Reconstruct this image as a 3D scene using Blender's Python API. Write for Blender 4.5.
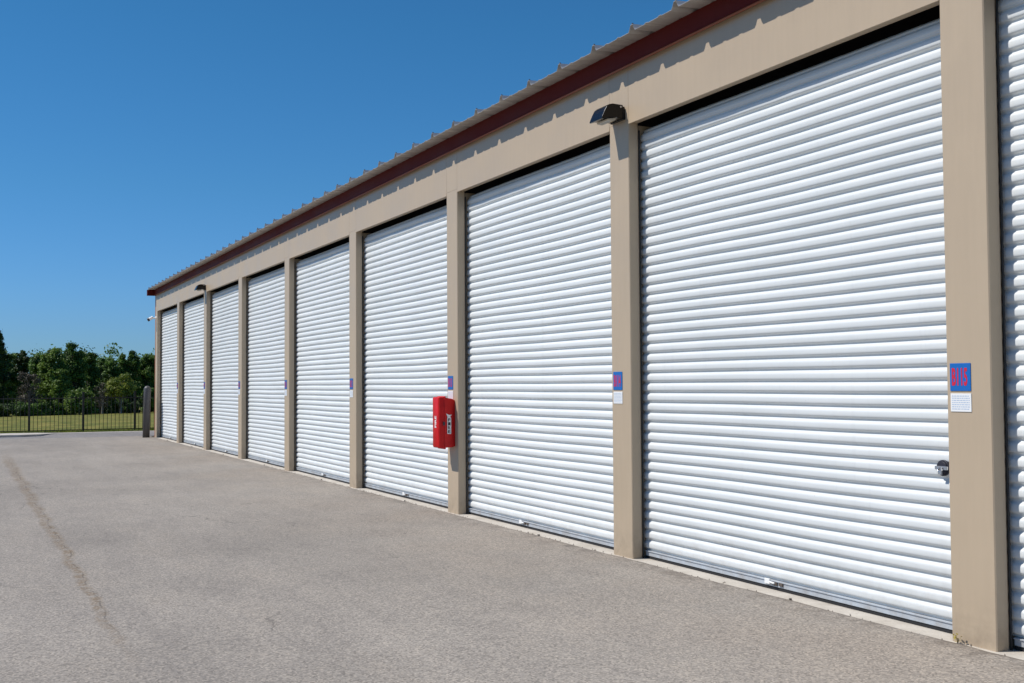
import bpy, math, random
from mathutils import Vector, Matrix, noise
S = bpy.context.scene
for o in list(bpy.data.objects): bpy.data.objects.remove(o)
COL = S.collection

# ------------------------------------------------------------------ camera
F_PX, YAW, PITCH, ROLL = 1150.0, -1.12599, 0.03749, -0.00638
CAM = Vector((4.73772, -4.93414, 1.42615))
cd = bpy.data.cameras.new('camera'); cam = bpy.data.objects.new('camera', cd); COL.objects.link(cam)
cd.sensor_fit = 'HORIZONTAL'; cd.sensor_width = 36.0; cd.lens = F_PX/1024*36
cd.clip_start = 0.05; cd.clip_end = 3000
fw = Vector((math.sin(YAW)*math.cos(PITCH), math.cos(YAW)*math.cos(PITCH), math.sin(PITCH)))
rt = Vector((math.cos(YAW), -math.sin(YAW), 0)); up = rt.cross(fw)
r2 = rt*math.cos(ROLL)+up*math.sin(ROLL); u2 = -rt*math.sin(ROLL)+up*math.cos(ROLL)
M = Matrix((r2, u2, -fw)).transposed().to_4x4(); M.translation = CAM
cam.matrix_world = M
S.camera = cam

# ------------------------------------------------------------------ light
TO_SUN = Vector((-0.43, -1.0, 1.40)).normalized()
EL = math.asin(TO_SUN.z); AZ = math.atan2(TO_SUN.x, TO_SUN.y) % (2*math.pi)
w = bpy.data.worlds.new('World'); S.world = w; w.use_nodes = True
nt = w.node_tree; bg = nt.nodes['Background']
sky = nt.nodes.new('ShaderNodeTexSky'); sky.sky_type = 'NISHITA'; sky.sun_disc = False
sky.sun_elevation = EL; sky.sun_rotation = AZ
sky.air_density = 1.15; sky.dust_density = 0.25; sky.ozone_density = 2.6; sky.altitude = 200
tc = nt.nodes.new('ShaderNodeTexCoord'); sx_ = nt.nodes.new('ShaderNodeSeparateXYZ'); nt.links.new(tc.outputs['Generated'], sx_.inputs[0])
cr_ = nt.nodes.new('ShaderNodeValToRGB'); nt.links.new(sx_.outputs['Z'], cr_.inputs[0])
el_ = cr_.color_ramp.elements
for k_, (p_, c_) in enumerate([(0.0, (.27, .52, 1.02)), (0.051, (.26, .50, .95)), (0.166, (.24, .53, .80)), (0.302, (.22, .55, .75)), (0.75, (.24, .46, .66))]):
    if k_ > 1: el_.new(p_)
    el_[k_].position = p_; el_[k_].color = (*c_, 1)
hs = nt.nodes.new('ShaderNodeMix'); hs.data_type = 'RGBA'; hs.blend_type = 'MULTIPLY'; hs.inputs[0].default_value = 1
hsat = nt.nodes.new('ShaderNodeHueSaturation'); hsat.inputs['Saturation'].default_value = 1.12
nt.links.new(sky.outputs[0], hsat.inputs['Color']); nt.links.new(hsat.outputs[0], hs.inputs[6]); nt.links.new(cr_.outputs[0], hs.inputs[7]); nt.links.new(hs.outputs[2], bg.inputs[0])
bg.inputs[1].default_value = 0.12
sl = bpy.data.lights.new('sun', 'SUN'); sl.energy = 4.6; sl.angle = math.radians(0.5); sl.color = (1.0, 0.955, 0.90)
so = bpy.data.objects.new('sun', sl); COL.objects.link(so)
so.rotation_euler = (-TO_SUN).to_track_quat('-Z', 'Y').to_euler(); so.location = (0, -20, 30)
S.view_settings.view_transform = 'Standard'; S.view_settings.look = 'None'
S.view_settings.exposure = 0.0; S.view_settings.gamma = 1.0; S.view_settings.use_curve_mapping = False
S.render.engine = 'CYCLES'

# ------------------------------------------------------------------ materials
def new_mat(name, col, rough=0.6, metal=0.0, spec=0.5):
    m = bpy.data.materials.new(name); m.use_nodes = True
    b = m.node_tree.nodes['Principled BSDF']
    b.inputs['Base Color'].default_value = (*col, 1); b.inputs['Roughness'].default_value = rough
    b.inputs['Metallic'].default_value = metal; b.inputs['Specular IOR Level'].default_value = spec
    return m
class NT:
    def __init__(s, m): s.m = m; s.t = m.node_tree; s.b = s.t.nodes['Principled BSDF']
    def n(s, typ, **kw):
        nd = s.t.nodes.new(typ)
        for k, v in kw.items():
            if k in nd.inputs: nd.inputs[k].default_value = v
            else: setattr(nd, k, v)
        return nd
    def l(s, a, b): s.t.links.new(a, b)
    def pos(s, scale=(1, 1, 1), rot=(0, 0, 0)):
        g = s.n('ShaderNodeNewGeometry'); mp = s.n('ShaderNodeMapping')
        mp.inputs['Scale'].default_value = scale; mp.inputs['Rotation'].default_value = rot
        s.l(g.outputs['Position'], mp.inputs['Vector']); return mp.outputs[0]
    def noise(s, vec, scale, detail=3, rough=0.55, dist=0):
        nd = s.n('ShaderNodeTexNoise'); nd.inputs['Scale'].default_value = scale
        nd.inputs['Detail'].default_value = detail; nd.inputs['Roughness'].default_value = rough
        nd.inputs['Distortion'].default_value = dist
        s.l(vec, nd.inputs['Vector']); return nd.outputs['Fac']
    def ramp(s, fac, stops):
        r = s.n('ShaderNodeValToRGB'); e = r.color_ramp.elements
        while len(e) < len(stops): e.new(0.5)
        for i, (p, c) in enumerate(stops):
            e[i].position = p; e[i].color = (*c, 1) if len(c) == 3 else c
        s.l(fac, r.inputs[0]); return r.outputs[0]
    def mrange(s, v, a, b, c=0.0, d=1.0, smooth=False):
        r = s.n('ShaderNodeMapRange'); r.inputs['From Min'].default_value = a; r.inputs['From Max'].default_value = b
        r.inputs['To Min'].default_value = c; r.inputs['To Max'].default_value = d
        if smooth: r.interpolation_type = 'SMOOTHSTEP'
        s.l(v, r.inputs['Value']); return r.outputs[0]
    def math(s, op, a, b=None, c=None):
        r = s.n('ShaderNodeMath'); r.operation = op
        for i, x in enumerate((a, b, c)):
            if x is None: continue
            if isinstance(x, (int, float)): r.inputs[i].default_value = x
            else: s.l(x, r.inputs[i])
        return r.outputs[0]
    def mix(s, fac, a, b, mode='MIX'):
        r = s.n('ShaderNodeMix'); r.data_type = 'RGBA'; r.blend_type = mode
        if isinstance(fac, (int, float)): r.inputs[0].default_value = fac
        else: s.l(fac, r.inputs[0])
        for i, x in ((6, a), (7, b)):
            if isinstance(x, tuple): r.inputs[i].default_value = (*x, 1)
            else: s.l(x, r.inputs[i])
        return r.outputs[2]
    def bump(s, h, strength, dist):
        r = s.n('ShaderNodeBump'); r.inputs['Strength'].default_value = strength; r.inputs['Distance'].default_value = dist
        s.l(h, r.inputs['Height']); s.l(r.outputs[0], s.b.inputs['Normal'])
    def base(s, c): s.l(c, s.b.inputs['Base Color'])

def painted(name, col, var=0.06, rough=0.45, dirt=None, bump=0.15, dirt_h=0.35):
    m = new_mat(name, col, rough); N = NT(m)
    p = N.pos()
    n1 = N.noise(p, 1.3, 4); n2 = N.noise(N.pos((1, 1, 0.12)), 22, 3)
    f = N.math('ADD', N.math('MULTIPLY', n1, 0.6), N.math('MULTIPLY', n2, 0.4))
    lo = tuple(c*(1-var) for c in col); hi = tuple(min(1, c*(1+var)) for c in col)
    c = N.ramp(f, [(0.3, lo), (0.7, hi)])
    if dirt:
        g = N.n('ShaderNodeNewGeometry'); sp = N.n('ShaderNodeSeparateXYZ'); N.l(g.outputs['Position'], sp.inputs[0])
        h = N.mrange(sp.outputs['Z'], 0.0, dirt_h, 1.0, 0.0, True)
        k = N.math('MULTIPLY', h, N.mrange(N.noise(p, 9, 5, 0.7), 0.4, 0.75))
        c = N.mix(N.math('MULTIPLY', k, 0.75), c, dirt)
    N.base(c)
    N.l(N.mrange(n1, 0.3, 0.7, rough-0.06, rough+0.08), N.b.inputs['Roughness'])
    N.bump(n1, bump, 0.02)
    return m
M_TAN = painted('tan_steel', (0.462, 0.362, 0.250), 0.05, 0.42, (0.30, 0.23, 0.16), 0.25)
M_SEAM = new_mat('seam_dark', (0.10, 0.08, 0.065), 0.7)
M_TRACK = new_mat('black_guide', (0.012, 0.013, 0.016), 0.5)
M_MAROON = painted('maroon_trim', (0.105, 0.012, 0.010), 0.10, 0.6)
M_RUST = painted('redbrown_trim', (0.42, 0.17, 0.085), 0.10, 0.4)
M_BRONZE = new_mat('bronze_metal', (0.004, 0.0038, 0.0038), 0.22, 0, 0.3)
M_MAROON.node_tree.nodes['Principled BSDF'].inputs['Specular IOR Level'].default_value = 0.1
M_GALV = new_mat('galvalume', (0.55, 0.53, 0.49), 0.42, 0.35)
N = NT(M_GALV); v = N.n('ShaderNodeTexVoronoi'); v.inputs['Scale'].default_value = 60; N.l(N.pos(), v.inputs['Vector'])
c = N.ramp(N.noise(N.pos((8, 0.8, 1)), 1.6, 4), [(0.3, (0.42, 0.40, 0.375)), (0.7, (0.56, 0.54, 0.51))]); N.base(c)

M_DOOR = new_mat('white_door_paint', (0.80, 0.83, 0.87), 0.32); N = NT(M_DOOR)
p = N.pos()
oi = N.n('ShaderNodeObjectInfo')
c = N.ramp(N.noise(N.pos((1, 1, 3)), 1.1, 5, 0.6), [(0.28, (0.675, 0.70, 0.69)), (0.72, (0.735, 0.755, 0.745))])
g = N.n('ShaderNodeNewGeometry'); sp = N.n('ShaderNodeSeparateXYZ'); N.l(g.outputs['Position'], sp.inputs[0])
streak = N.mrange(N.noise(N.pos((1, 1, 0.03)), 14, 4, 0.6), 0.56, 0.78)
c = N.mix(N.math('MULTIPLY', streak, 0.22), c, (0.52, 0.53, 0.53))
low = N.mrange(sp.outputs['Z'], 0.02, 0.55, 1, 0, True)
dd = N.math('MULTIPLY', low, N.mrange(N.noise(p, 7, 6, 0.7), 0.42, 0.72))
c = N.mix(N.math('MULTIPLY', dd, 0.40), c, (0.50, 0.47, 0.42))
spk = N.mrange(N.noise(p, 55, 2), 0.73, 0.78)
c = N.mix(N.math('MULTIPLY', spk, 0.5), c, (0.4, 0.38, 0.35)); tv = N.mrange(oi.outputs['Random'], 0, 1, 0.93, 1.03); cb = N.n('ShaderNodeCombineColor'); [N.l(tv, cb.inputs[k_]) for k_ in range(3)]
c = N.mix(1.0, c, cb.outputs[0], 'MULTIPLY'); N.base(c)
N.l(N.mrange(N.noise(p, 5, 4), 0.3, 0.7, 0.36, 0.5), N.b.inputs['Roughness'])
N.bump(N.noise(N.pos((0.5, 1, 2)), 3, 2), 0.25, 0.012)
M_BAR = painted('bottom_bar_metal', (0.42, 0.46, 0.50), 0.08, 0.4, (0.28, 0.25, 0.22))
M_RUBBER = new_mat('black_rubber', (0.015, 0.015, 0.016), 0.8)
M_STEEL = new_mat('bright_steel', (0.55, 0.56, 0.58), 0.3, 0.9)
M_WHITE = new_mat('white_plastic', (0.82, 0.82, 0.80), 0.4)
M_DARKIN = new_mat('interior_shade', (0.03, 0.03, 0.03), 0.9)  # near-black colour stands in for the shade inside the building
M_RED = new_mat('red_fibreglass', (0.56, 0.008, 0.012), 0.45, 0, 0.25); N = NT(M_RED)
c = N.ramp(N.noise(N.pos(), 12, 4), [(0.3, (0.50, 0.006, 0.007)), (0.7, (0.62, 0.010, 0.010))]); N.base(c)
N.bump(N.noise(N.pos(), 30, 3), 0.2, 0.004)
M_REDLET = new_mat('red_numeral', (0.58, 0.012, 0.04), 0.4)
M_BLUE = new_mat('blue_sticker', (0.006, 0.125, 0.44), 0.35)
M_GREYTXT = new_mat('small_print', (0.42, 0.52, 0.66), 0.6)
M_BLACK = new_mat('black_print', (0.02, 0.02, 0.03), 0.5)
M_FENCE = new_mat('black_fence_paint', (0.012, 0.013, 0.012), 0.4)
M_BOLL = painted('weathered_grey_paint', (0.085, 0.078, 0.078), 0.2, 0.45, (0.14, 0.11, 0.08))
M_LENS = new_mat('lens_glass', (0.42, 0.38, 0.30), 0.12)

# asphalt
def asphalt(name, tone, stain=False):
    m = new_mat(name, tone, 0.9, 0, 0.3); N = NT(m); p = N.pos()
    big = N.noise(p, 0.22, 4, 0.6); mid = N.noise(N.pos((0.55, 1.3, 1)), 1.5, 6, 0.72)
    c = N.ramp(big, [(0.34, tuple(x*0.86 for x in tone)), (0.66, tuple(x*1.10 for x in tone))])
    c = N.mix(0.65, c, N.ramp(mid, [(0.25, (0.74, 0.74, 0.76)), (0.5, (1, 1, 1)), (0.75, (1.18, 1.15, 1.11))]), 'MULTIPLY')
    v = N.n('ShaderNodeTexVoronoi'); v.inputs['Scale'].default_value = 95; N.l(p, v.inputs['Vector'])
    sx = N.n('ShaderNodeSeparateColor'); N.l(v.outputs['Color'], sx.inputs[0])
    grain = N.ramp(sx.outputs[0], [(0.0, (0.55, 0.54, 0.53)), (0.35, (0.90, 0.90, 0.90)), (0.75, (1.08, 1.07, 1.05)), (1.0, (1.42, 1.38, 1.32))])
    c = N.mix(0.85, c, grain, 'MULTIPLY')
    g2 = N.ramp(N.noise(p, 38, 3, 0.7), [(0.3, (0.86, 0.86, 0.86)), (0.7, (1.12, 1.12, 1.12))])
    c = N.mix(0.9, c, g2, 'MULTIPLY')
    # sparse darker scuffs
    sc = N.mrange(N.noise(N.pos((1, 2.5, 1), (0, 0, 0.4)), 1.4, 6, 0.75), 0.585, 0.70)
    c = N.mix(N.math('MULTIPLY', sc, 0.42), c, tuple(x*0.62 for x in tone))
    lt = N.mrange(N.noise(N.pos((0.12, 1.1, 1)), 1.1, 5, 0.6), 0.50, 0.68)
    c = N.mix(N.math('MULTIPLY', lt, 0.45), c, N.mix(1.0, grain, tuple(x*1.22 for x in tone), 'MULTIPLY'))
    oil = N.mrange(N.noise(p, 3.3, 2, 0.5), 0.735, 0.775)
    c = N.mix(N.math('MULTIPLY', oil, 0.55), c, tuple(x*0.42 for x in tone))
    if stain:
        g = N.n('ShaderNodeNewGeometry'); sp = N.n('ShaderNodeSeparateXYZ'); N.l(g.outputs['Position'], sp.inputs[0])
        X, Y = sp.outputs['X'], sp.outputs['Y']
        wob = N.noise(N.pos((1, 0.0, 0)), 0.9, 5, 0.65)
        yy = N.math('ADD', N.math('ADD', Y, 4.13), N.math('MULTIPLY', N.math('SUBTRACT', wob, 0.5), 0.24))
        dist = N.math('ABSOLUTE', yy)
        wid = N.mrange(X, -22, -3, 0.15, 0.05)
        core = N.math('SUBTRACT', 1.0, N.math('DIVIDE', dist, wid)); core = N.math('MAXIMUM', core, 0.0)
        brk = N.math('MULTIPLY', N.mrange(N.noise(p, 6.5, 8, 0.85), 0.43, 0.54), N.mrange(N.noise(p, 45, 4, 0.8), 0.36, 0.56))
        ends = N.math('MULTIPLY', N.mrange(X, -24, -18, 0, 1, True), N.mrange(X, -3.8, -0.9, 1, 0, True))
        f = N.math('MULTIPLY', N.math('MULTIPLY', N.mrange(core, 0, 0.6), brk), ends)
        c = N.mix(N.math('MULTIPLY', f, 0.88), c, (0.175, 0.120, 0.062))
        # fine crack running in the silt line
        ck = N.math('LESS_THAN', N.math('ABSOLUTE', N.math('SUBTRACT', yy, 0.02)), 0.006)
        c = N.mix(N.math('MULTIPLY', N.math('MULTIPLY', N.math('MULTIPLY', ck, ends), N.mrange(N.noise(p, 3.2, 4), 0.46, 0.54)), 0.5), c, (0.07, 0.06, 0.05))
        # dust and dirt beside the slab
        bg_ = N.math('MULTIPLY', N.mrange(Y, -2.6, -0.3, 0, 1, True), N.mrange(N.noise(p, 0.5, 4), 0.35, 0.6))
        c = N.mix(N.math('MULTIPLY', bg_, 0.45), c, N.mix(1.0, grain, (0.290, 0.242, 0.195), 'MULTIPLY'))
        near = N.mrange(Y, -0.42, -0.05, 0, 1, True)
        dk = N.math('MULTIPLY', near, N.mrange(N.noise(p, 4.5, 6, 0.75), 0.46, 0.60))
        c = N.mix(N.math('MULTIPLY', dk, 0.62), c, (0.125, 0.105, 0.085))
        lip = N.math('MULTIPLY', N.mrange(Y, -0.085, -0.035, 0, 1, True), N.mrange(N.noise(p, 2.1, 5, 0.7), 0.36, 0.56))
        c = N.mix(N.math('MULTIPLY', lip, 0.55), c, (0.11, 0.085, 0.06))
        # a few hairline cracks
        w_ = N.n('ShaderNodeTexVoronoi'); w_.feature = 'DISTANCE_TO_EDGE'; w_.inputs['Scale'].default_value = 0.17
        mx = N.n('ShaderNodeVectorMath'); mx.operation = 'ADD'
        nz = N.n('ShaderNodeTexNoise'); nz.inputs['Scale'].default_value = 1.2; nz.inputs['Detail'].default_value = 5; N.l(p, nz.inputs['Vector'])
        N.l(p, mx.inputs[0]); N.l(nz.outputs['Color'], mx.inputs[1]); N.l(mx.outputs[0], w_.inputs['Vector'])
        cr = N.math('MULTIPLY', N.math('LESS_THAN', w_.outputs['Distance'], 0.0011), N.mrange(N.noise(p, 0.6, 2), 0.48, 0.56))
        c = N.mix(N.math('MULTIPLY', cr, 0.5), c, (0.10, 0.09, 0.08))
    N.base(c)
    hgt = N.math('ADD', sx.outputs[1], N.math('MULTIPLY', N.noise(p, 38, 3), 1.5))
    N.bump(hgt, 0.35, 0.006)
    return m
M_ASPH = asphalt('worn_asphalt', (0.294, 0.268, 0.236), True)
M_ASPH2 = asphalt('grey_asphalt', (0.235, 0.222, 0.212))
M_CONC = new_mat('pale_concrete', (0.5, 0.46, 0.4), 0.85); N = NT(M_CONC); p = N.pos()
c = N.ramp(N.noise(p, 3, 6, 0.7), [(0.28, (0.36, 0.32, 0.26)), (0.5, (0.50, 0.455, 0.39)), (0.75, (0.60, 0.56, 0.49))])
c = N.mix(N.math('MULTIPLY', N.mrange(N.noise(p, 26, 4, 0.8), 0.58, 0.72), 0.5), c, (0.22, 0.19, 0.15)); N.base(c)
N.bump(N.noise(p, 40, 4), 0.4, 0.006)
M_GRASS = new_mat('mown_grass', (0.1, 0.13, 0.03), 0.9, 0, 0.2); N = NT(M_GRASS); p = N.pos()
c = N.ramp(N.noise(N.pos((0.5, 1, 1)), 0.9, 7, 0.8), [(0.36, (0.075, 0.100, 0.016)), (0.5, (0.150, 0.150, 0.028)), (0.62, (0.27, 0.225, 0.06))])
c = N.mix(0.8, c, N.ramp(N.noise(p, 9, 4, 0.8), [(0.3, (0.7, 0.72, 0.65)), (0.7, (1.2, 1.2, 1.15))]), 'MULTIPLY'); N.base(c)
N.bump(N.noise(p, 20, 4), 0.6, 0.05)

def leaf_mat(name, dark, light, trans=0.33):
    m = new_mat(name, dark, 0.55, 0, 0.35); N = NT(m)
    a = N.n('ShaderNodeAttribute'); a.attribute_name = 'tone'
    c = N.ramp(a.outputs['Fac'], [(0.0, dark), (1.0, light)]); N.base(c)
    t = N.n('ShaderNodeBsdfTranslucent'); N.l(c, t.inputs[0])
    mx = N.n('ShaderNodeMixShader'); mx.inputs[0].default_value = trans
    out = m.node_tree.nodes['Material Output']
    N.l(N.b.outputs[0], mx.inputs[1]); N.l(t.outputs[0], mx.inputs[2]); N.l(mx.outputs[0], out.inputs[0])
    return m
L_DARK = leaf_mat('leaf_dark', (0.018, 0.040, 0.012), (0.075, 0.130, 0.026))
L_MID = leaf_mat('leaf_mid', (0.030, 0.072, 0.014), (0.140, 0.240, 0.036))
L_BRIGHT = leaf_mat('leaf_bright', (0.055, 0.110, 0.018), (0.21, 0.31, 0.05))
L_YELLOW = leaf_mat('leaf_yellow', (0.11, 0.16, 0.020), (0.31, 0.35, 0.06))
L_BROWN = leaf_mat('twig_brown', (0.050, 0.044, 0.030), (0.130, 0.110, 0.075), 0.1)
M_BARK = painted('bark', (0.085, 0.068, 0.055), 0.35, 0.9)
M_PALEBARK = painted('pale_bark', (0.22, 0.20, 0.175), 0.2, 0.9)

# ------------------------------------------------------------------ helpers
class MB:
    def __init__(s): s.v = []; s.f = []; s.mi = []; s.cur = 0
    def quad(s, pts):
        i = len(s.v); s.v += [tuple(p) for p in pts]; s.f.append(tuple(range(i, i+len(pts)))); s.mi.append(s.cur)
    def box(s, x0, x1, y0, y1, z0, z1):
        i = len(s.v)
        s.v += [(x, y, z) for z in (z0, z1) for x, y in ((x0, y0), (x1, y0), (x1, y1), (x0, y1))]
        for q in ((0, 3, 2, 1), (4, 5, 6, 7), (0, 1, 5, 4), (1, 2, 6, 5), (2, 3, 7, 6), (3, 0, 4, 7)):
            s.f.append(tuple(i+k for k in q)); s.mi.append(s.cur)
    def bbox(s, x0, x1, y0, y1, z0, z1, b=0.004):
        """box with bevelled vertical (z) edges"""
        pts = [(x0+b, y0), (x1-b, y0), (x1, y0+b), (x1, y1-b), (x1-b, y1), (x0+b, y1), (x0, y1-b), (x0, y0+b)]
        s.prism(pts, 'z', z0, z1)
    def prism(s, pts, axis, a, b):
        n = len(pts); i = len(s.v)
        def P(p, t):
            return {'z': (p[0], p[1], t), 'x': (t, p[0], p[1]), 'y': (p[0], t, p[1])}[axis]
        s.v += [P(p, a) for p in pts]+[P(p, b) for p in pts]
        s.f.append(tuple(i+n-1-k for k in range(n))); s.mi.append(s.cur)
        s.f.append(tuple(i+n+k for k in range(n))); s.mi.append(s.cur)
        for k in range(n):
            s.f.append((i+k, i+(k+1) % n, i+n+(k+1) % n, i+n+k)); s.mi.append(s.cur)
    def tube(s, path, radii, n=8, cap=True):
        rings = []; path = [Vector(p) for p in path]
        for k, p in enumerate(path):
            d = (path[min(k+1, len(path)-1)]-path[max(k-1, 0)]).normalized()
            a = d.cross(Vector((0.13, 0.2, 1)) if abs(d.z) < 0.95 else Vector((1, 0.1, 0))).normalized(); b = d.cross(a)
            i = len(s.v)
            for j in range(n):
                t = 2*math.pi*j/n; s.v.append(tuple(p+(a*math.cos(t)+b*math.sin(t))*radii[k]))
            rings.append(i)
        for a, b in zip(rings, rings[1:]):
            for j in range(n):
                s.f.append((a+j, a+(j+1) % n, b+(j+1) % n, b+j)); s.mi.append(s.cur)
        if cap:
            s.f.append(tuple(rings[0]+n-1-j for j in range(n))); s.mi.append(s.cur)
            s.f.append(tuple(rings[-1]+j for j in range(n))); s.mi.append(s.cur)
    def build(s, name, mats, parent=None, smooth=False, loc=(0, 0, 0), fix=True):
        me = bpy.data.meshes.new(name); me.from_pydata(s.v, [], s.f)
        mats = mats if isinstance(mats, (list, tuple)) else [mats]
        for m in mats: me.materials.append(m)
        if len(mats) > 1: me.polygons.foreach_set('material_index', s.mi)
        if fix:
            import bmesh
            bm = bmesh.new(); bm.from_mesh(me); bmesh.ops.recalc_face_normals(bm, faces=bm.faces); bm.to_mesh(me); bm.free()
        if smooth: me.polygons.foreach_set('use_smooth', [True]*len(me.polygons))
        me.update()
        o = bpy.data.objects.new(name, me); COL.objects.link(o); o.location = loc
        if parent: o.parent = parent
        return o
def tag(o, label=None, cat=None, group=None, kind=None):
    if label: o['label'] = label
    if cat: o['category'] = cat
    if group: o['group'] = group
    if kind: o['kind'] = kind
    return o
def empty(name, loc=(0, 0, 0), rz=0):
    o = bpy.data.objects.new(name, None); COL.objects.link(o); o.location = loc; o.rotation_euler = (0, 0, rz)
    o.empty_display_size = 0.2
    return o
def bevel(o, wdt=0.004, seg=2):
    m = o.modifiers.new('bevel', 'BEVEL'); m.width = wdt; m.segments = seg; m.limit_method = 'ANGLE'; m.angle_limit = math.radians(35)
    return o
def text_mesh(name, body, mat, parent, height, width, origin, ux, uz, thick=0.001, sp=1.0):
    """flat lettering scaled to a given size, laid in the plane of ux (reading) and uz (up)"""
    cu = bpy.data.curves.new(name, 'FONT'); cu.body = body; cu.size = 1; cu.extrude = 0.0; cu.space_character = sp
    cu.offset = 0.03
    t = bpy.data.objects.new(name, cu); COL.objects.link(t)
    bpy.context.view_layer.update()
    me = bpy.data.meshes.new_from_object(t.evaluated_get(bpy.context.evaluated_depsgraph_get()))
    bpy.data.objects.remove(t); bpy.data.curves.remove(cu)
    xs = [v.co.x for v in me.vertices]; ys = [v.co.y for v in me.vertices]
    sx = width/(max(xs)-min(xs)); sy = height/(max(ys)-min(ys)); x0, y0 = min(xs), min(ys)
    O, U, Z = Vector(origin), Vector(ux), Vector(uz)
    for v in me.vertices: v.co = O+U*((v.co.x-x0)*sx)+Z*((v.co.y-y0)*sy)
    me.materials.clear(); me.materials.append(mat); me.name = name
    o = bpy.data.objects.new(name, me); COL.objects.link(o); o.parent = parent
    return o

# ------------------------------------------------------------------ ground
def grid_sheet(name, xs, ys, zf, mat):
    b = MB(); n = len(ys)
    for x in xs:
        for y in ys: b.v.append((x, y, zf(x, y)))
    for i in range(len(xs)-1):
        for j in range(n-1):
            b.f.append((i*n+j, (i+1)*n+j, (i+1)*n+j+1, i*n+j+1)); b.mi.append(0)
    return b.build(name, mat)
def terr(x, y):
    if x > -34.2: return -0.05
    z = -0.02-0.0138*max(0, min(-36-x, 90))
    if x < -40: z += 0.06*noise.noise(Vector((x*0.06, y*0.06, 0)))
    return z
xs = [-1500, -600, -300, -180]+[-150+4*i for i in range(28)]+[-38, -36, -34.6, -34.1, 0, 40, 200, 1500]
ys = [-1500, -400, -120]+[-60+5*i for i in range(30)]+[140, 400, 1500]
tag(grid_sheet('ground', xs, ys, terr, M_GRASS), kind='structure')

# concrete slab whose front lip shows below the doors
b = MB(); b.box(-29.5, 14.9, -0.35, 0.30, -0.12, 0.0)
slab = tag(b.build('concrete_slab', M_CONC), kind='structure')
# pavement with a ragged edge lapping over the slab
random.seed(3)
b = MB(); X0, X1 = -30.2, 30.0; n = 900
edge = []
for i in range(n+1):
    x = X0+(X1-X0)*i/n
    e = -0.030+0.022*noise.noise(Vector((x*1.1, 3, 0)))+0.014*noise.noise(Vector((x*5.0, 1, 0)))+0.004*noise.noise(Vector((x*31.0, 1, 0)))
    edge.append((x, e))
for i in range(n):
    (xa, ea), (xb, eb) = edge[i], edge[i+1]
    b.quad([(xa, -40, 0.004), (xb, -40, 0.004), (xb, -1.0, 0.004), (xa, -1.0, 0.004)])
    b.quad([(xa, -1.0, 0.004), (xb, -1.0, 0.004), (xb, eb-0.03, 0.006), (xa, ea-0.03, 0.006)])
    b.quad([(xa, ea-0.03, 0.006), (xb, eb-0.03, 0.006), (xb, eb, 0.0002), (xa, ea, 0.0002)])
tag(b.build('pavement', M_ASPH, fix=False), kind='structure')
b = MB(); b.quad([(-34.0, -60, 0.0), (-30.2, -60, 0.0), (-30.2, 40, 0.0), (-34.0, 40, 0.0)])
tag(b.build('road', M_ASPH2), kind='structure')
# kerb: raised walk on the left that ramps down to a flush strip
b = MB(); vg = MB(); prof = []
for y in [-60, -12, -6, -4.2, -3.4, -2.9, -2.55, -2.3, 0, 10, 40]:
    t = max(0, min(1, (-2.4-y)/0.6)); prof.append((y, 0.010+0.055*t, -33.6+2.1*t, -34.0+1.05*t))
for (ya, ha, xa, ba), (yb, hb, xb, bb) in zip(prof, prof[1:]):
    b.quad([(xa, ya, ha), (xb, yb, hb), (bb, yb, hb), (ba, ya, ha)])
    b.quad([(xa+0.015, ya, -0.02), (xb+0.015, yb, -0.02), (xb, yb, hb), (xa, ya, ha)])
    vg.quad([(ba, ya, ha), (bb, yb, hb), (-34.25, yb, -0.02), (-34.25, ya, -0.02)])
tag(vg.build('verge', M_GRASS), kind='structure')
tag(b.build('kerb', M_CONC), kind='structure')

# ------------------------------------------------------------------ storage building
BAY, PW, RD, HZ, TOP = 3.66, 0.308, 0.092, 3.585, 4.215
XL, XR, DEPTH = -8*BAY, 3*BAY+0.3, 9.0
bld = tag(empty('storage_building', (XL, 0, 0)),
          'long tan metal storage building with tall white roller doors and maroon eave trim', 'building')
inv = Vector((-XL, 0, 0))
def bp(b, name, mats, parent=bld, smooth=False):
    o = b.build(name, mats, parent, smooth)
    o.location = inv if parent is bld else (0, 0, 0)
    return o
for i in range(-8, 4):
    x = i*BAY; b = MB()
    b.bbox(x, x+PW, 0.0, RD, 0.0, HZ+0.02, 0.006)
    b.box(x+0.035, x+PW-0.035, RD, RD+0.25, 0.0, HZ-0.01)
    bp(b, 'pillar', M_TAN)
# header panels split by thin seams above every pillar edge
b = MB()
cuts = []
for i in range(-8, 4): cuts += [i*BAY, i*BAY+PW]
for a, c in zip(cuts, cuts[1:]):
    z0 = HZ if (c-a) > 1 else HZ+0.022
    b.box(a+0.0015, c-0.0015, 0.0, RD-0.004-0.0, z0, TOP-0.05)
bp(b, 'header', M_TAN)
b = MB(); b.box(XL+0.01, XR-0.01, RD-0.003, RD+0.03, HZ+0.03, TOP-0.05)
bp(b, 'header_backing', M_SEAM)
# soffit lip under the header
b = MB()
for i in range(-8, 3): b.box(i*BAY+PW, (i+1)*BAY, -0.002, 0.010, HZ-0.012, HZ-0.0005)
bp(b, 'header_lip', M_TAN)
# fascia
b = MB()
b.prism([(-0.004, 4.045), (-0.034, 4.038), (-0.040, 4.046), (-0.034, 4.062), (-0.034, 4.206), (-0.004, 4.206)], 'x', XL-0.02, XR)
bevel(bp(b, 'fascia', M_MAROON), 0.002, 1)
b = MB(); b.prism([(-0.0345, 4.030), (-0.048, 4.026), (-0.048, 4.038), (-0.0345, 4.052)], 'x', XL-0.02, XR)
bp(b, 'drip_edge', painted('bounce_red_edge', (0.36, 0.085, 0.02), 0.1, 0.6))  # bounced light on the lip is put into its brighter orange-red
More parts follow.
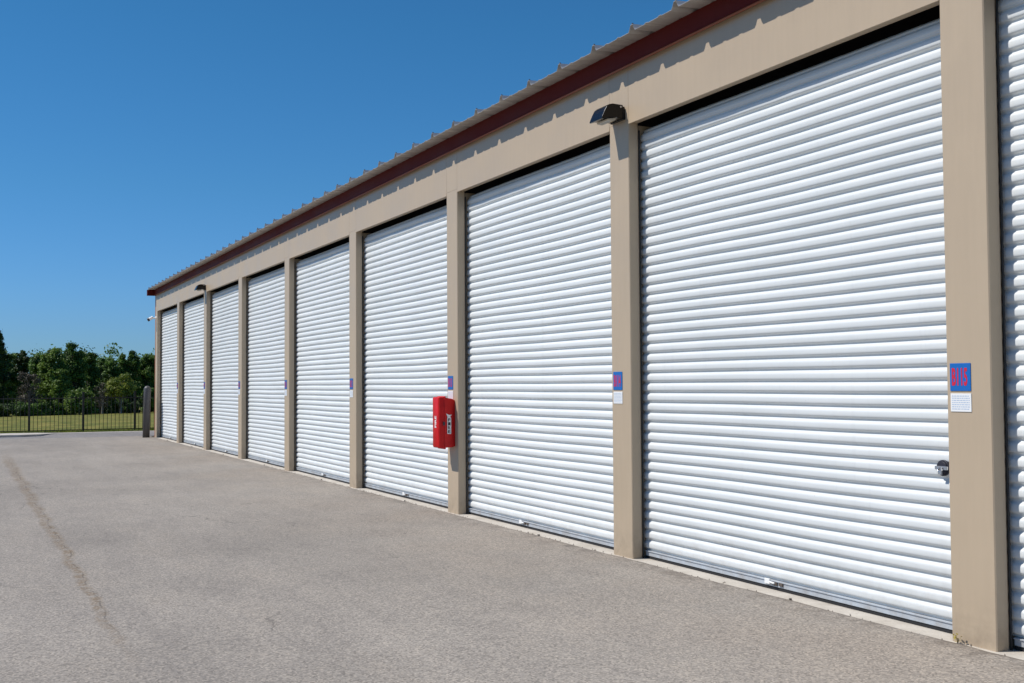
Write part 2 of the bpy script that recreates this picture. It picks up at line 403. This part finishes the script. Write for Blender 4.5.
# roof sheet with trapezoid ribs
b = MB(); px = []
RX = -2.32
k0 = int(math.floor((XL-0.10-RX)/0.61))
x = XL-0.10; px.append((x, 0))
for k in range(k0, 30):
    c = RX+0.61*k
    for dx, h in ((-0.048, 0), (-0.032, 0.020), (-0.017, 0.052), (0.017, 0.052), (0.032, 0.020), (0.048, 0), (0.185, 0), (0.20, 0.007), (0.225, 0.007), (0.24, 0), (0.375, 0), (0.39, 0.007), (0.415, 0.007), (0.43, 0)):
        xx = c+dx
        if px[-1][0]+0.001 < xx < XR+0.1: px.append((xx, h))
px.append((XR+0.1, 0))
def rz(y): return 4.197+0.04*(y+0.22)
EY, T = -0.22, 0.003
n = len(px); base = len(b.v)
for layer in (0, T):
    for y in (EY, 0.6, DEPTH+0.2):
        for (x, h) in px: b.v.append((x, y, rz(y)+h+layer))
def q(l, r, i): return base+(l*3+r)*n+i
for i in range(n-1):
    for l in (0, 1):
        for r in (0, 1):
            b.f.append((q(l, r, i), q(l, r, i+1), q(l, r+1, i+1), q(l, r+1, i))); b.mi.append(0)
    b.f.append((q(0, 0, i), q(0, 0, i+1), q(1, 0, i+1), q(1, 0, i))); b.mi.append(0)
roof = bp(b, 'roof', M_GALV)
# seam clips that stand on the rib ends
b = MB(); b.box(-0.003, 0.003, 0, 0.012, 0, 0.012); b.box(-0.010, 0.010, 0, 0.012, 0, 0.004)
clip = b.build('seam_clip', M_SEAM, roof); first = True
for k in range(k0+1, 30):
    c = RX+0.61*k
    if c < XR:
        o_ = clip if first else clip.copy()
        if not first: COL.objects.link(o_); o_.parent = roof
        o_.location = (c, EY+0.004, rz(EY)+0.0555); first = False
# gable trim at the far end, corner trim, downpipe
b = MB(); b.box(XL-0.115, XL-0.012, EY-0.012, DEPTH+0.15, 4.035, 4.200)
bp(b, 'gable_trim', M_MAROON)
b = MB(); b.bbox(XL-0.075, XL-0.003, -0.006, 0.09, 0.0, 4.035, 0.008)
bp(b, 'corner_trim', M_RUST)
b = MB(); b.box(XL+0.0, XL+0.03, 0.09, DEPTH, 0, 4.15); bp(b, 'end_wall', M_TAN)
b = MB(); b.box(XR-0.03, XR, 0.09, DEPTH, 0, 4.15); bp(b, 'end_wall', M_TAN)
b = MB(); b.box(XL+0.03, XR-0.03, DEPTH-0.03, DEPTH, 0, 4.45); bp(b, 'rear_wall', M_TAN)
b = MB()
b.box(XL+0.04, XR-0.04, 0.75, 0.80, 0, 4.15)
b.box(XL+0.04, XR-0.04, RD+0.03, 0.75, 4.10, 4.15)
bp(b, 'interior_shade_panels', M_DARKIN)  # added panels, coloured near black as the shade above the curtains

# roller doors
PITCH_C, GD = 0.0802, 0.0195
YD = 0.125
def curtain(x0, x1, seed):
    rnd = random.Random(seed); b = MB()
    shape = [(0.00, 1.0), (0.10, 0.98), (0.14, 0.88), (0.18, 0.60), (0.22, 0.32), (0.27, 0.13), (0.34, 0.04), (0.44, 0.0), (0.62, 0.0), (0.72, 0.05), (0.81, 0.24), (0.88, 0.58), (0.94, 0.93)]
    zs = []; z = 0.068; zt = 3.44
    while z < zt:
        for t, d in shape: zs.append((z+t*PITCH_C, d))
        z += PITCH_C
    prof = []
    for z, d in zs:
        if z <= zt: prof.append((YD+GD*d, z))
    R = 0.125; zc = prof[-1][1]; yc = YD+R
    # the last turns wind back on to the drum
    s = 0
    L = R*1.9; m = 0
    while s < L:
        t, d = shape[m % len(shape)]; s = (m//len(shape)+t)*PITCH_C
        a = s/R; rr = R-GD*d*0.45
        prof.append((yc-rr*math.cos(a), zc+0.004+rr*math.sin(a))); m += 1
    cols = 26; ph = rnd.random()*50
    for i in range(cols+1):
        x = x0+(x1-x0)*i/cols
        for (y, z) in prof:
            dy = 0.0055*noise.noise(Vector((x*1.3+ph, z*1.1, ph)))+0.0028*noise.noise(Vector((x*4+ph, z*5, 7)))
            dz = 0.007*noise.noise(Vector((x*0.7+ph, z*0.6, 3)))
            edgef = min(1, min(x-x0, x1-x)/0.3)
            b.v.append((x, y+dy*edgef, z+dz*edgef*(1 if z > 0.2 else 0)))
    np_ = len(prof)
    for i in range(cols):
        for j in range(np_-1):
            b.f.append((i*np_+j, (i+1)*np_+j, (i+1)*np_+j+1, i*np_+j+1)); b.mi.append(0)
    return b
for i in range(-8, 3):
    xa, xb = i*BAY+PW, (i+1)*BAY
    door = bp(curtain(xa-0.025, xb+0.025, 100+i), 'roller_door', M_DOOR, bld, True)
    b = MB()
    b.box(xa+0.004, xb-0.004, YD-0.002, YD+0.022, 0.024, 0.066)
    b.box(xa+0.004, xb-0.004, YD-0.009, YD+0.012, 0.058, 0.0655)
    bevel(bp(b, 'bottom_bar', M_BAR, door), 0.0015, 1)
    b = MB(); b.box(xa+0.002, xb-0.002, YD+0.004, YD+0.018, 0.0, 0.024); bp(b, 'rubber_seal', M_RUBBER, door)
    for s, xg in ((1, xa), (-1, xb)):
        b = MB(); b.box(min(xg, xg+s*0.008), max(xg, xg+s*0.008), RD+0.001, RD+0.013, 0.0, HZ-0.06)
        bp(b, 'guide_track', M_TRACK, door)
    # lift handle and slide bolt near the middle of the bottom bar
    xm = xa+(1.62 if i != -2 else 1.36)
    b = MB(); b.cur = 0
    b.box(xm-0.055, xm+0.0, YD-0.016, YD-0.002, 0.036, 0.072); b.tube([(xm+0.0, YD-0.014, 0.052), (xm+0.06, YD-0.020, 0.050)], [0.007, 0.007], 8)
    b.cur = 1
    b.box(xm+0.03, xm+0.075, YD-0.014, YD-0.002, 0.034, 0.056); b.box(xm+0.092, xm+0.135, YD-0.012, YD-0.002, 0.038, 0.060)
    bevel(bp(b, 'lift_handle', [M_WHITE, M_SEAM], door), 0.002, 1)
    if i in (-1, 0):
        # round lock housing tucked behind the pillar edge
        xc, zc = xb-0.152, 0.935
        b = MB(); b.cur = 0
        pts = [(xc+0.046*math.cos(a*math.pi/12), zc+0.046*math.sin(a*math.pi/12)) for a in range(24)]
        b.prism(pts, 'y', YD-0.012, YD+0.01)
        pts = [(xc+0.037*math.cos(a*math.pi/12), zc+0.037*math.sin(a*math.pi/12)) for a in range(24)]
        b.prism(pts, 'y', YD-0.020, YD-0.0121)
        b.cur = 1
        b.box(xc-0.042, xc+0.050, YD-0.030, YD-0.0201, zc-0.009, zc+0.011)
        b.tube([(xc-0.012, YD-0.033, zc+0.004), (xc-0.014, YD-0.036, zc-0.012), (xc+0.004, YD-0.036, zc-0.022), (xc+0.018, YD-0.034, zc-0.010), (xc+0.016, YD-0.033, zc+0.004)], [0.005]*5, 8)
        b.cur = 2; b.box(xc-0.010, xc+0.016, YD-0.040, YD-0.029, zc-0.036, zc-0.012)
        bevel(bp(b, 'door_lock', [M_BLACK, M_STEEL, M_STEEL], door), 0.002, 1)
# bolt anchors and pebbles on the slab lip
for i in range(-8, 1):
    xm = i*BAY+PW+2.0; b = MB(); b.tube([(xm, -0.018, 0.0), (xm, -0.018, 0.012)], [0.011, 0.009], 10)
    bp(b, 'floor_bolt', M_SEAM)

# ------------------------------------------------------------------ signs
NUMS = {0: 'B115', -1: 'B114', -2: 'B113', -3: 'B112', -4: 'B111', -5: 'B110', -6: 'B109', -7: 'B108'}
WHERE = {0: 'on the nearest tan pillar, red B115 lettering', -1: 'on the pillar under the near wall lamp',
         -2: 'on the pillar above the red cabinet', -3: 'on the first pillar beyond the red cabinet',
         -4: 'on the second pillar beyond the red cabinet', -5: 'on the third pillar beyond the red cabinet',
         -6: 'on the pillar under the far wall lamp', -7: 'on the last pillar but one, farthest of the plates'}
for i in range(-7, 1):
    x = i*BAY+0.028
    s = tag(empty('number_sign', (x+0.0725, 0, 1.452)), 'small blue unit number plate '+WHERE[i], 'sign', 'blue unit number plates on the pillars')
    b = MB(); b.box(-0.0725, 0.0725, -0.004, -0.0005, -0.076, 0.076); bevel(b.build('plate', M_BLUE, s), 0.001, 1)
    text_mesh('numerals', NUMS[i], M_REDLET, s, 0.098, 0.108, (-0.058, -0.0048, -0.048), (1, 0, 0), (0, 0, 1))
    s = tag(empty('notice_sign', (x+0.074, 0, 1.312)), 'small white printed notice '+WHERE[i].replace(', red B115 lettering', ' with the B115 plate above').replace('plates', 'notices'), 'sign', 'white notices under the number plates')
    b = MB(); b.box(-0.0725, 0.0725, -0.004, -0.0005, -0.050, 0.050); bevel(b.build('plate', M_WHITE, s), 0.001, 1)
    b = MB(); rr = random.Random(11)
    for k in range(7):
        z = 0.036-0.0118*k; x_ = -0.062
        while x_ < 0.058:
            l = rr.uniform(0.006, 0.02); b.quad([(x_, -0.0048, z-0.0022), (min(x_+l, 0.062), -0.0048, z-0.0022), (min(x_+l, 0.062), -0.0048, z+0.0022), (x_, -0.0048, z+0.0022)]); x_ += l+0.004
    b.build('printed_lines', M_GREYTXT, s, fix=False)

# ------------------------------------------------------------------ extinguisher cabinet
cx0, cx1, cyf = -7.285, -7.085, -0.200
cab = tag(empty('extinguisher_cabinet', (cx0, 0, 0.72)), 'red fire extinguisher cabinet mounted on a tan pillar beside the doors', 'cabinet')
def cabbox(b, X0, X1, ys_, zlo, zhi):
    """stack of bevelled rectangles along y"""
    rings = []
    for (y, ins, zl, zh) in ys_:
        i = len(b.v); r = 0.007
        x0_, x1_ = X0+ins, X1-ins
        for (ccx, ccz, a0) in ((x1_-r, zh-r, 0), (x0_+r, zh-r, 90), (x0_+r, zl+r, 180), (x1_-r, zl+r, 270)):
            for k in range(4):
                a = math.radians(a0+30*k); b.v.append((ccx+r*math.cos(a), y, ccz+r*math.sin(a)))
        rings.append(i)
    m = 16
    for a, c in zip(rings, rings[1:]):
        for j in range(m): b.f.append((a+j, a+(j+1) % m, c+(j+1) % m, c+j)); b.mi.append(0)
    b.f.append(tuple(rings[0]+j for j in range(m))); b.f.append(tuple(rings[-1]+j for j in range(m))); b.mi += [0, 0]
W = cx1-cx0
b = MB(); cabbox(b, 0, W, [(-0.001, 0.012, 0.026, 0.535), (-0.03, 0.008, 0.018, 0.552), (-0.118, 0.004, 0.012, 0.568)], 0, 0)
body = b.build('body', M_RED, cab, True)
b = MB(); cabbox(b, 0, W, [(-0.1185, -0.004, -0.002, 0.582), (-0.132, -0.004, -0.002, 0.582), (-0.136, 0.002, 0.006, 0.576), (-0.188, 0.010, 0.012, 0.572), (-0.200, 0.024, 0.026, 0.558)], 0, 0)
lid = b.build('door', M_RED, cab, True)
for o_ in (body, lid):
    m_ = o_.modifiers.new('split', 'EDGE_SPLIT'); m_.split_angle = math.radians(40)
# white lettering on the front and a label with arrow on the side
text_mesh('lettering', 'FIRE', M_WHITE, lid, 0.05, 0.13, (W/2+0.030, -0.2012, 0.235), (0, 0, 1), (-1, 0, 0))
b = MB(); xs_ = W-0.0015
b.box(xs_, xs_+0.001, -0.098, -0.052, 0.165, 0.345)
b.prism([(-0.075, 0.375), (-0.112, 0.392), (-0.098, 0.362), (-0.092, 0.345), (-0.058, 0.345), (-0.060, 0.362), (-0.040, 0.378)], 'x', xs_, xs_+0.001)
lb = b.build('label', M_WHITE, body)
for k, ch in enumerate('FIRE'):
    text_mesh('letter', ch, M_BLACK, lb, 0.034, 0.030, (xs_+0.0018, -0.090, 0.303-0.043*k), (0, 1, 0), (0, 0, 1))
b = MB(); b.box(W+0.002, W+0.008, -0.150, -0.128, 0.26, 0.30); b.build('latch', M_BLACK, lid)

# ------------------------------------------------------------------ wall lamps
def wall_lamp(x, label):
    t = tag(empty('wall_lamp', (x, 0, 3.685)), label, 'lamp', 'wall lamps on the storage building')
    hw = 0.105
    prof = [(-0.022, 0.054), (-0.115, 0.058), (-0.150, 0.050), (-0.176, 0.030), (-0.198, -0.010), (-0.220, -0.058), (-0.226, -0.076), (-0.215, -0.078),
            (-0.175, -0.066), (-0.085, -0.055), (-0.070, -0.060), (-0.022, -0.060)]
    b = MB(); b.prism(prof, 'x', -hw, hw); bevel(b.build('housing', M_BRONZE, t), 0.004, 2)
    b = MB(); b.prism([(-0.165, -0.0705), (-0.155, -0.084), (-0.110, -0.086), (-0.088, -0.078), (-0.088, -0.0585)], 'x', -hw+0.015, hw-0.008)
    bevel(b.build('lens', M_LENS, t), 0.003, 2)
    b = MB(); b.prism([(-hw+0.004, 0.045), (hw-0.012, 0.045), (hw+0.0, 0.02), (hw+0.004, -0.068), (-hw, -0.068)], 'y', -0.022, -0.001)
    bevel(b.build('backplate', M_BRONZE, t), 0.003, 2)
    b = MB(); b.tube([(hw-0.001, -0.045, 0.035), (hw+0.006, -0.045, 0.035)], [0.008, 0.008], 10); b.build('screw', M_STEEL, t)
wall_lamp(-3.505, 'dark bronze hooded wall lamp at the top of the near pillar between two wide doors')
wall_lamp(-6*BAY+0.13, 'dark hooded wall lamp on a far pillar, the smaller one near the building corner')

# ------------------------------------------------------------------ security camera
t = tag(empty('security_camera', (XL+0.10, 0, 3.38)), 'small white security camera with black lens on a bracket at the far corner', 'camera')
b = MB(); b.tube([(0, -0.001, 0), (0, -0.03, 0)], [0.055, 0.045], 14); b.tube([(0, -0.03, 0), (0, -0.11, 0.01)], [0.022, 0.022], 10); b.build('bracket', M_WHITE, t)
b = MB(); b.tube([(0, -0.09, 0.03), (-0.01, -0.19, -0.03)], [0.042, 0.044], 14); b.build('body', M_WHITE, t, False)
b = MB(); b.tube([(-0.01, -0.1905, -0.0305), (-0.012, -0.235, -0.055)], [0.050, 0.046], 14); b.build('lens', M_BLACK, t)

# ------------------------------------------------------------------ bollard
b = MB(); path = [(0, 0, -0.02), (0, 0, 1.36)]; rad = [0.096, 0.096]
for k in range(1, 7):
    a = k*math.pi/2/6; path.append((0, 0, 1.36+0.10*math.sin(a))); rad.append(max(0.002, 0.096*math.cos(a)))
b.tube(path, rad, 28)
bo = b.build('bollard', [M_BOLL], None, True, (-29.0, -0.285, 0.0)); bo.rotation_euler = (0, math.radians(0.0), 0)
bo.rotation_euler = (math.radians(-1.2), 0, 0)
tag(bo, 'dark grey round steel bollard with domed top near the building corner', 'bollard')

# ------------------------------------------------------------------ fence
FX, PITCHF = -34.9, 1.63
fence = tag(empty('metal_fence', (FX, 0, 0)), 'black metal picket fence between the pavement and the grass field', 'fence')
def fx(y): return 0.06*(y+3.05)*-1.0*0-0.195*(y-(-3.05))*0.5
y = -3.05-PITCHF*14; posts = []
while y < 22: posts.append(y); y += PITCHF
for y in posts:
    b = MB(); X = fx(y); zt = 1.26 if y > -60 else 1.2
    b.box(X-0.032, X+0.032, y-0.032, y+0.032, -0.08, zt); b.prism([(X-0.038, y-0.038), (X+0.038, y-0.038), (X+0.038, y+0.038), (X-0.038, y+0.038)], 'z', zt, zt+0.02)
    b.build('post', M_FENCE, fence)
for ya, yb in zip(posts, posts[1:]):
    b = MB(); m = 13
    Xa, Xb = fx(ya), fx(yb)
    for z in (0.05, 1.08):
        b.prism([(Xa-0.014, ya+0.033), (Xa+0.014, ya+0.033), (Xb+0.014, yb-0.033), (Xb-0.014, yb-0.033)], 'z', z-0.016, z+0.016)
    for k in range(1, m):
        yy = ya+(yb-ya)*k/m; X = Xa+(Xb-Xa)*k/m
        b.box(X-0.0075, X+0.0075, yy-0.0075, yy+0.0075, 0.04, 1.17)
    b.build('picket_panel', M_FENCE, fence)

# ------------------------------------------------------------------ vegetation
def leaves(b, tones, rnd, centre, rad, count, size, tone, flat=1.0):
    cx, cy, cz = centre
    for _ in range(count):
        while True:
            d = Vector((rnd.uniform(-1, 1), rnd.uniform(-1, 1), rnd.uniform(-1, 1)))
            if 0.05 < d.length < 1: break
        r = rad*abs(rnd.gauss(0.70, 0.36))
        dn = d.normalized(); p = Vector((cx, cy, cz))+Vector((dn.x*r, dn.y*r, dn.z*r*flat))
        nrm = (dn+Vector((rnd.gauss(0, .6), rnd.gauss(0, .6), rnd.gauss(0.25, .6)))).normalized()
        a = nrm.cross(Vector((rnd.gauss(0, 1), rnd.gauss(0, 1), rnd.gauss(0, 1)))).normalized(); c = nrm.cross(a)
        s = size*rnd.uniform(0.6, 1.35); l = s*rnd.uniform(0.55, 0.8)
        i = len(b.v)
        b.v += [tuple(p-a*s), tuple(p-c*l), tuple(p+a*s), tuple(p+c*l+nrm*s*0.2)]
        b.f.append((i, i+1, i+2, i+3)); b.mi.append(0)
        tones.append(max(0, min(1, tone+rnd.gauss(0, 0.16))))
def finish_leaves(b, tones, name, mat, parent):
    o = b.build(name, mat, parent, fix=False)
    at = o.data.attributes.new('tone', 'FLOAT', 'FACE'); at.data.foreach_set('value', tones)
    return o
def crown_clumps(rnd, h, w, low, n, pointy=0.0):
    out = []
    for k in range(int(n*2.1)):
        a = rnd.uniform(0, 2*math.pi); q_ = math.sqrt(rnd.random()); t = rnd.random()**0.8
        env = 0.62+0.38*math.sin(math.pi*min(1, t*0.8+0.15))
        r = w*env*q_*0.92
        top = 0.94-0.11*q_*q_+0.045*math.sin(3*a+h*7)
        z = h*(low+(top-low)*t)
        out.append((r*math.cos(a), r*math.sin(a), z, w*rnd.uniform(0.17, 0.34)*(0.85 if t > 0.75 else 1)))
    return out
def tree(name, x, y, h, w, mat, label, seed, low=0.12, n=34, per=130, size=0.085, bark=M_BARK, group='trees beyond the fence', cat='tree', pointy=0.0, trunk=True, leafpart='crown'):
    rnd = random.Random(seed); t = tag(empty(name, (x, y, terr(x, y)-0.03)), label, cat, group)
    cl = crown_clumps(rnd, h, w, low, n, pointy)
    b = MB()
    r0 = 0.022*h; lean = rnd.uniform(-0.04, 0.04)*h
    path = [(0, 0, 0), (lean*0.3, 0.02, h*0.3), (lean*0.7, -0.03, h*0.6), (lean, 0, h*0.88)]
    b.tube(path, [r0*1.2, r0*0.85, r0*0.5, r0*0.15], 7)
    for (X, Y, Z, R) in cl[::2]:
        zb = Z*rnd.uniform(0.35, 0.7); f = zb/h
        b.tube([(lean*f, 0, zb), (X*0.5, Y*0.5, (zb+Z)/2), (X, Y, Z)], [r0*0.32, r0*0.2, r0*0.06], 5, False)
    b.build('trunk', bark, t, fix=False)
    b = MB(); tones = []
    for (X, Y, Z, R) in cl:
        leaves(b, tones, rnd, (X, Y, Z), R, int(per*1.9*(R/w/0.28)**1.5), size, rnd.random(), 0.8)
    finish_leaves(b, tones, leafpart, mat, t)
    return t
TREES = [
    dict(name='tree', x=-100.0, y=-2.95, h=8.16, w=1.30, mat=L_DARK, label='tall dark tree whose twigs reach in at the left edge', seed=1, low=0.1, n=60, per=110),
    dict(name='tree', x=-103.0, y=-1.82, h=5.99, w=1.16, mat=L_MID, label='green tree beside the tall dark one, standing left of the brown half bare tree', seed=2, n=40),
    dict(name='tree', x=-106.0, y=-0.44, h=6.32, w=0.92, mat=L_DARK, label='dark narrow tree just left of the dip in the treeline', seed=3, n=34),
    dict(name='tree', x=-112.0, y=1.36, h=5.97, w=0.97, mat=L_MID, label='pale green tree seen in the dip of the treeline', seed=4, n=28),
    dict(name='tree', x=-104.0, y=2.07, h=6.16, w=1.35, mat=L_BRIGHT, label='bright mid green broad tree left of the tallest crown', seed=5, n=52),
    dict(name='tree', x=-106.0, y=3.88, h=6.81, w=1.38, mat=L_MID, label='tallest green tree of the treeline with a ragged rounded top', seed=6, n=54),
    dict(name='tree', x=-108.0, y=5.42, h=6.10, w=1.03, mat=L_MID, label='ragged green tree on the right shoulder of the tallest crown', seed=7, n=34),
    dict(name='tree', x=-112.0, y=6.96, h=5.53, w=0.87, mat=L_MID, label='low green tree in the notch right of the tallest crown', seed=8, n=28),
    dict(name='tree', x=-110.0, y=7.93, h=5.83, w=1.14, mat=L_MID, label='green rounded tree behind the small yellow green tree', seed=9, n=38),
    dict(name='tree', x=-110.0, y=9.38, h=6.22, w=1.15, mat=L_MID, label='dense green tree left of the last tree before the building', seed=10, n=42),
    dict(name='tree', x=-111.0, y=11.17, h=6.09, w=1.16, mat=L_MID, label='green tree touching the corner of the building', seed=11, n=42),
    dict(name='small_tree', x=-101.0, y=7.50, h=3.61, w=1.32, mat=L_YELLOW, label='small yellow green tree with a pale trunk in front of the wood', seed=12, n=22, low=0.45, bark=M_PALEBARK, per=80),
    dict(name='bare_tree', x=-97.0, y=-0.20, h=4.09, w=1.01, mat=L_BROWN, label='brown half bare tree below the dip in the treeline', seed=13, n=24, per=70, size=0.05, low=0.15, leafpart='twigs'),
    dict(name='tree', x=-99.0, y=2.38, h=4.16, w=0.94, mat=L_BRIGHT, label='light green young tree below the bright broad crown', seed=14, n=26, per=100),
    dict(name='bush', x=-97.0, y=3.78, h=2.27, w=1.27, mat=L_BRIGHT, label='olive green rounded bush below the tallest crown', seed=15, n=26, low=0.1, cat='bush', per=90),
    dict(name='bare_tree', x=-101.0, y=5.93, h=2.83, w=0.79, mat=L_BROWN, label='thin grey bare tree left of the small yellow green tree', seed=16, n=16, per=40, size=0.045, low=0.2, leafpart='twigs', bark=M_PALEBARK),
    dict(name='bush', x=-104.0, y=10.37, h=2.50, w=0.82, mat=L_MID, label='green bush showing behind the bollard top', seed=17, n=22, cat='bush'),
    dict(name='shrub', x=-90.8, y=-2.31, h=1.01, w=1.04, mat=L_DARK, label='dark low shrub at the left edge of the field edge', seed=18, low=0.02, n=22, per=90, size=0.06, cat='shrub', group='shrubs along the field edge', leafpart='leaves'),
    dict(name='shrub', x=-93.5, y=-0.65, h=1.15, w=0.83, mat=L_MID, label='green low shrub below the brown bare tree', seed=19, low=0.02, n=22, per=90, size=0.06, cat='shrub', group='shrubs along the field edge', leafpart='leaves'),
    dict(name='shrub', x=-95.3, y=0.46, h=1.06, w=0.76, mat=L_MID, label='green low shrub left of centre along the field edge, right of the brown tree', seed=20, low=0.02, n=22, per=90, size=0.06, cat='shrub', group='shrubs along the field edge', leafpart='leaves'),
    dict(name='shrub', x=-97.3, y=1.80, h=1.21, w=0.78, mat=L_BRIGHT, label='light green low shrub below the light green young tree', seed=21, low=0.02, n=22, per=90, size=0.06, cat='shrub', group='shrubs along the field edge', leafpart='leaves'),
    dict(name='shrub', x=-99.4, y=3.19, h=1.12, w=0.80, mat=L_DARK, label='dark low shrub just left of the olive bush foot', seed=22, low=0.02, n=22, per=90, size=0.06, cat='shrub', group='shrubs along the field edge', leafpart='leaves'),
    dict(name='shrub', x=-101.6, y=4.84, h=1.19, w=0.82, mat=L_MID, label='green low shrub just right of the olive bush foot', seed=23, low=0.02, n=22, per=90, size=0.06, cat='shrub', group='shrubs along the field edge', leafpart='leaves'),
    dict(name='shrub', x=-103.5, y=6.27, h=1.01, w=0.75, mat=L_DARK, label='dark low shrub below the thin grey bare tree', seed=24, low=0.02, n=22, per=90, size=0.06, cat='shrub', group='shrubs along the field edge', leafpart='leaves'),
    dict(name='shrub', x=-105.7, y=7.97, h=1.35, w=0.96, mat=L_MID, label='broad green shrub below the small yellow green tree', seed=25, low=0.02, n=22, per=90, size=0.06, cat='shrub', group='shrubs along the field edge', leafpart='leaves'),
    dict(name='shrub', x=-107.5, y=9.42, h=1.07, w=0.78, mat=L_DARK, label='dark low shrub left of the bollard', seed=26, low=0.02, n=22, per=90, size=0.06, cat='shrub', group='shrubs along the field edge', leafpart='leaves'),
    dict(name='shrub', x=-109.5, y=11.14, h=1.24, w=0.80, mat=L_DARK, label='dark low shrub right of the bollard by the building corner', seed=27, low=0.02, n=22, per=90, size=0.06, cat='shrub', group='shrubs along the field edge', leafpart='leaves'),
]
for a in TREES: tree(**a)
# deep wood behind reads as one mass
rnd = random.Random(77); b = MB(); tones = []
for k in range(230):
    y = rnd.uniform(-30, 40); x = -122-rnd.uniform(0, 16)+0*y; h = rnd.uniform(5.5, 7.0)+(y*0.012)
    if rnd.random() < 0.1: h += 0.6
    for j in range(9):
        z = h*rnd.uniform(0.08, 0.95); leaves(b, tones, rnd, (x+rnd.uniform(-1.3, 1.3), y+rnd.uniform(-1.5, 1.5), terr(x, y)+z), rnd.uniform(0.6, 1.2), 75, 0.14, rnd.random(), 0.85)
tag(finish_leaves(b, tones, 'woodland', L_MID, None), kind='stuff')

# longer grass along the fence foot
rnd = random.Random(9); b = MB(); tones = []
for k in range(9000):
    y = rnd.uniform(-8, 8); x = FX+fx(y)+rnd.gauss(0.1, 0.28)
    if x > -34.06: continue
    h = rnd.uniform(0.04, 0.13); a = rnd.uniform(0, math.pi); dx, dy = 0.008*math.cos(a), 0.008*math.sin(a); z = terr(x, y)-0.01
    ox, oy = rnd.gauss(0, 0.02), rnd.gauss(0, 0.02); i = len(b.v)
    b.v += [(x-dx, y-dy, z), (x+dx, y+dy, z), (x+ox, y+oy, z+h)]; b.f.append((i, i+1, i+2)); b.mi.append(0); tones.append(rnd.random())
tag(finish_leaves(b, tones, 'grass', L_YELLOW, None), kind='stuff')

# dry weed at the foot of the nearest pillar
t = tag(empty('weed', (0.075, -0.035, 0.004)), 'tiny yellow weed growing at the foot of the nearest tan pillar', 'weed')
rnd = random.Random(4); b = MB(); tones = []
for k in range(26):
    a = rnd.uniform(0, 6.28); l = rnd.uniform(0.010, 0.034); hh = rnd.uniform(0.008, 0.050)
    p = Vector((l*math.cos(a), -abs(l*math.sin(a))*0.6+0.008, hh)); s = rnd.uniform(0.006, 0.011)
    u_ = Vector((math.cos(a), math.sin(a), 0.4)).normalized(); v_ = u_.cross(Vector((0, 0, 1))).normalized(); i = len(b.v)
    b.v += [tuple(p-u_*s), tuple(p+v_*s*0.6), tuple(p+u_*s), tuple(p-v_*s*0.6)]; b.f.append((i, i+1, i+2, i+3)); b.mi.append(0); tones.append(rnd.random())
WE = leaf_mat('weed_leaf', (0.22, 0.17, 0.03), (0.48, 0.40, 0.08)); finish_leaves(b, tones, 'leaves', WE, t)
b = MB()
for k in range(6):
    a = rnd.uniform(0, 6.28); b.tube([(0, 0, 0), (0.02*math.cos(a), -0.01, 0.03)], [0.0015, 0.001], 4)
b.build('stems', M_SEAM, t)
# loose grit in the joint of slab and pavement
rnd = random.Random(21); b = MB()
for k in range(420):
    x = rnd.uniform(-16, 1.2) if k > 12 else rnd.uniform(0.06, 0.16); y = rnd.gauss(-0.035, 0.02) if k % 3 else rnd.uniform(-1.6, -0.05)
    if y > -0.004: continue
    s = rnd.uniform(0.002, 0.0065); z = 0.0065
    vs = [(x+s*math.cos(q_)*rnd.uniform(.7, 1.2), y+s*math.sin(q_)*rnd.uniform(.7, 1.2)) for q_ in (0, 1.2, 2.5, 3.8, 5.0)]
    i = len(b.v); b.v += [(p_[0], p_[1], 0.001) for p_ in vs]+[(x, y, z+s*0.8)]
    for j in range(5): b.f.append((i+j, i+(j+1) % 5, i+5)); b.mi.append(0)
tag(b.build('grit', painted('grit_stone', (0.20, 0.17, 0.14), 0.4, 0.9)), kind='stuff')
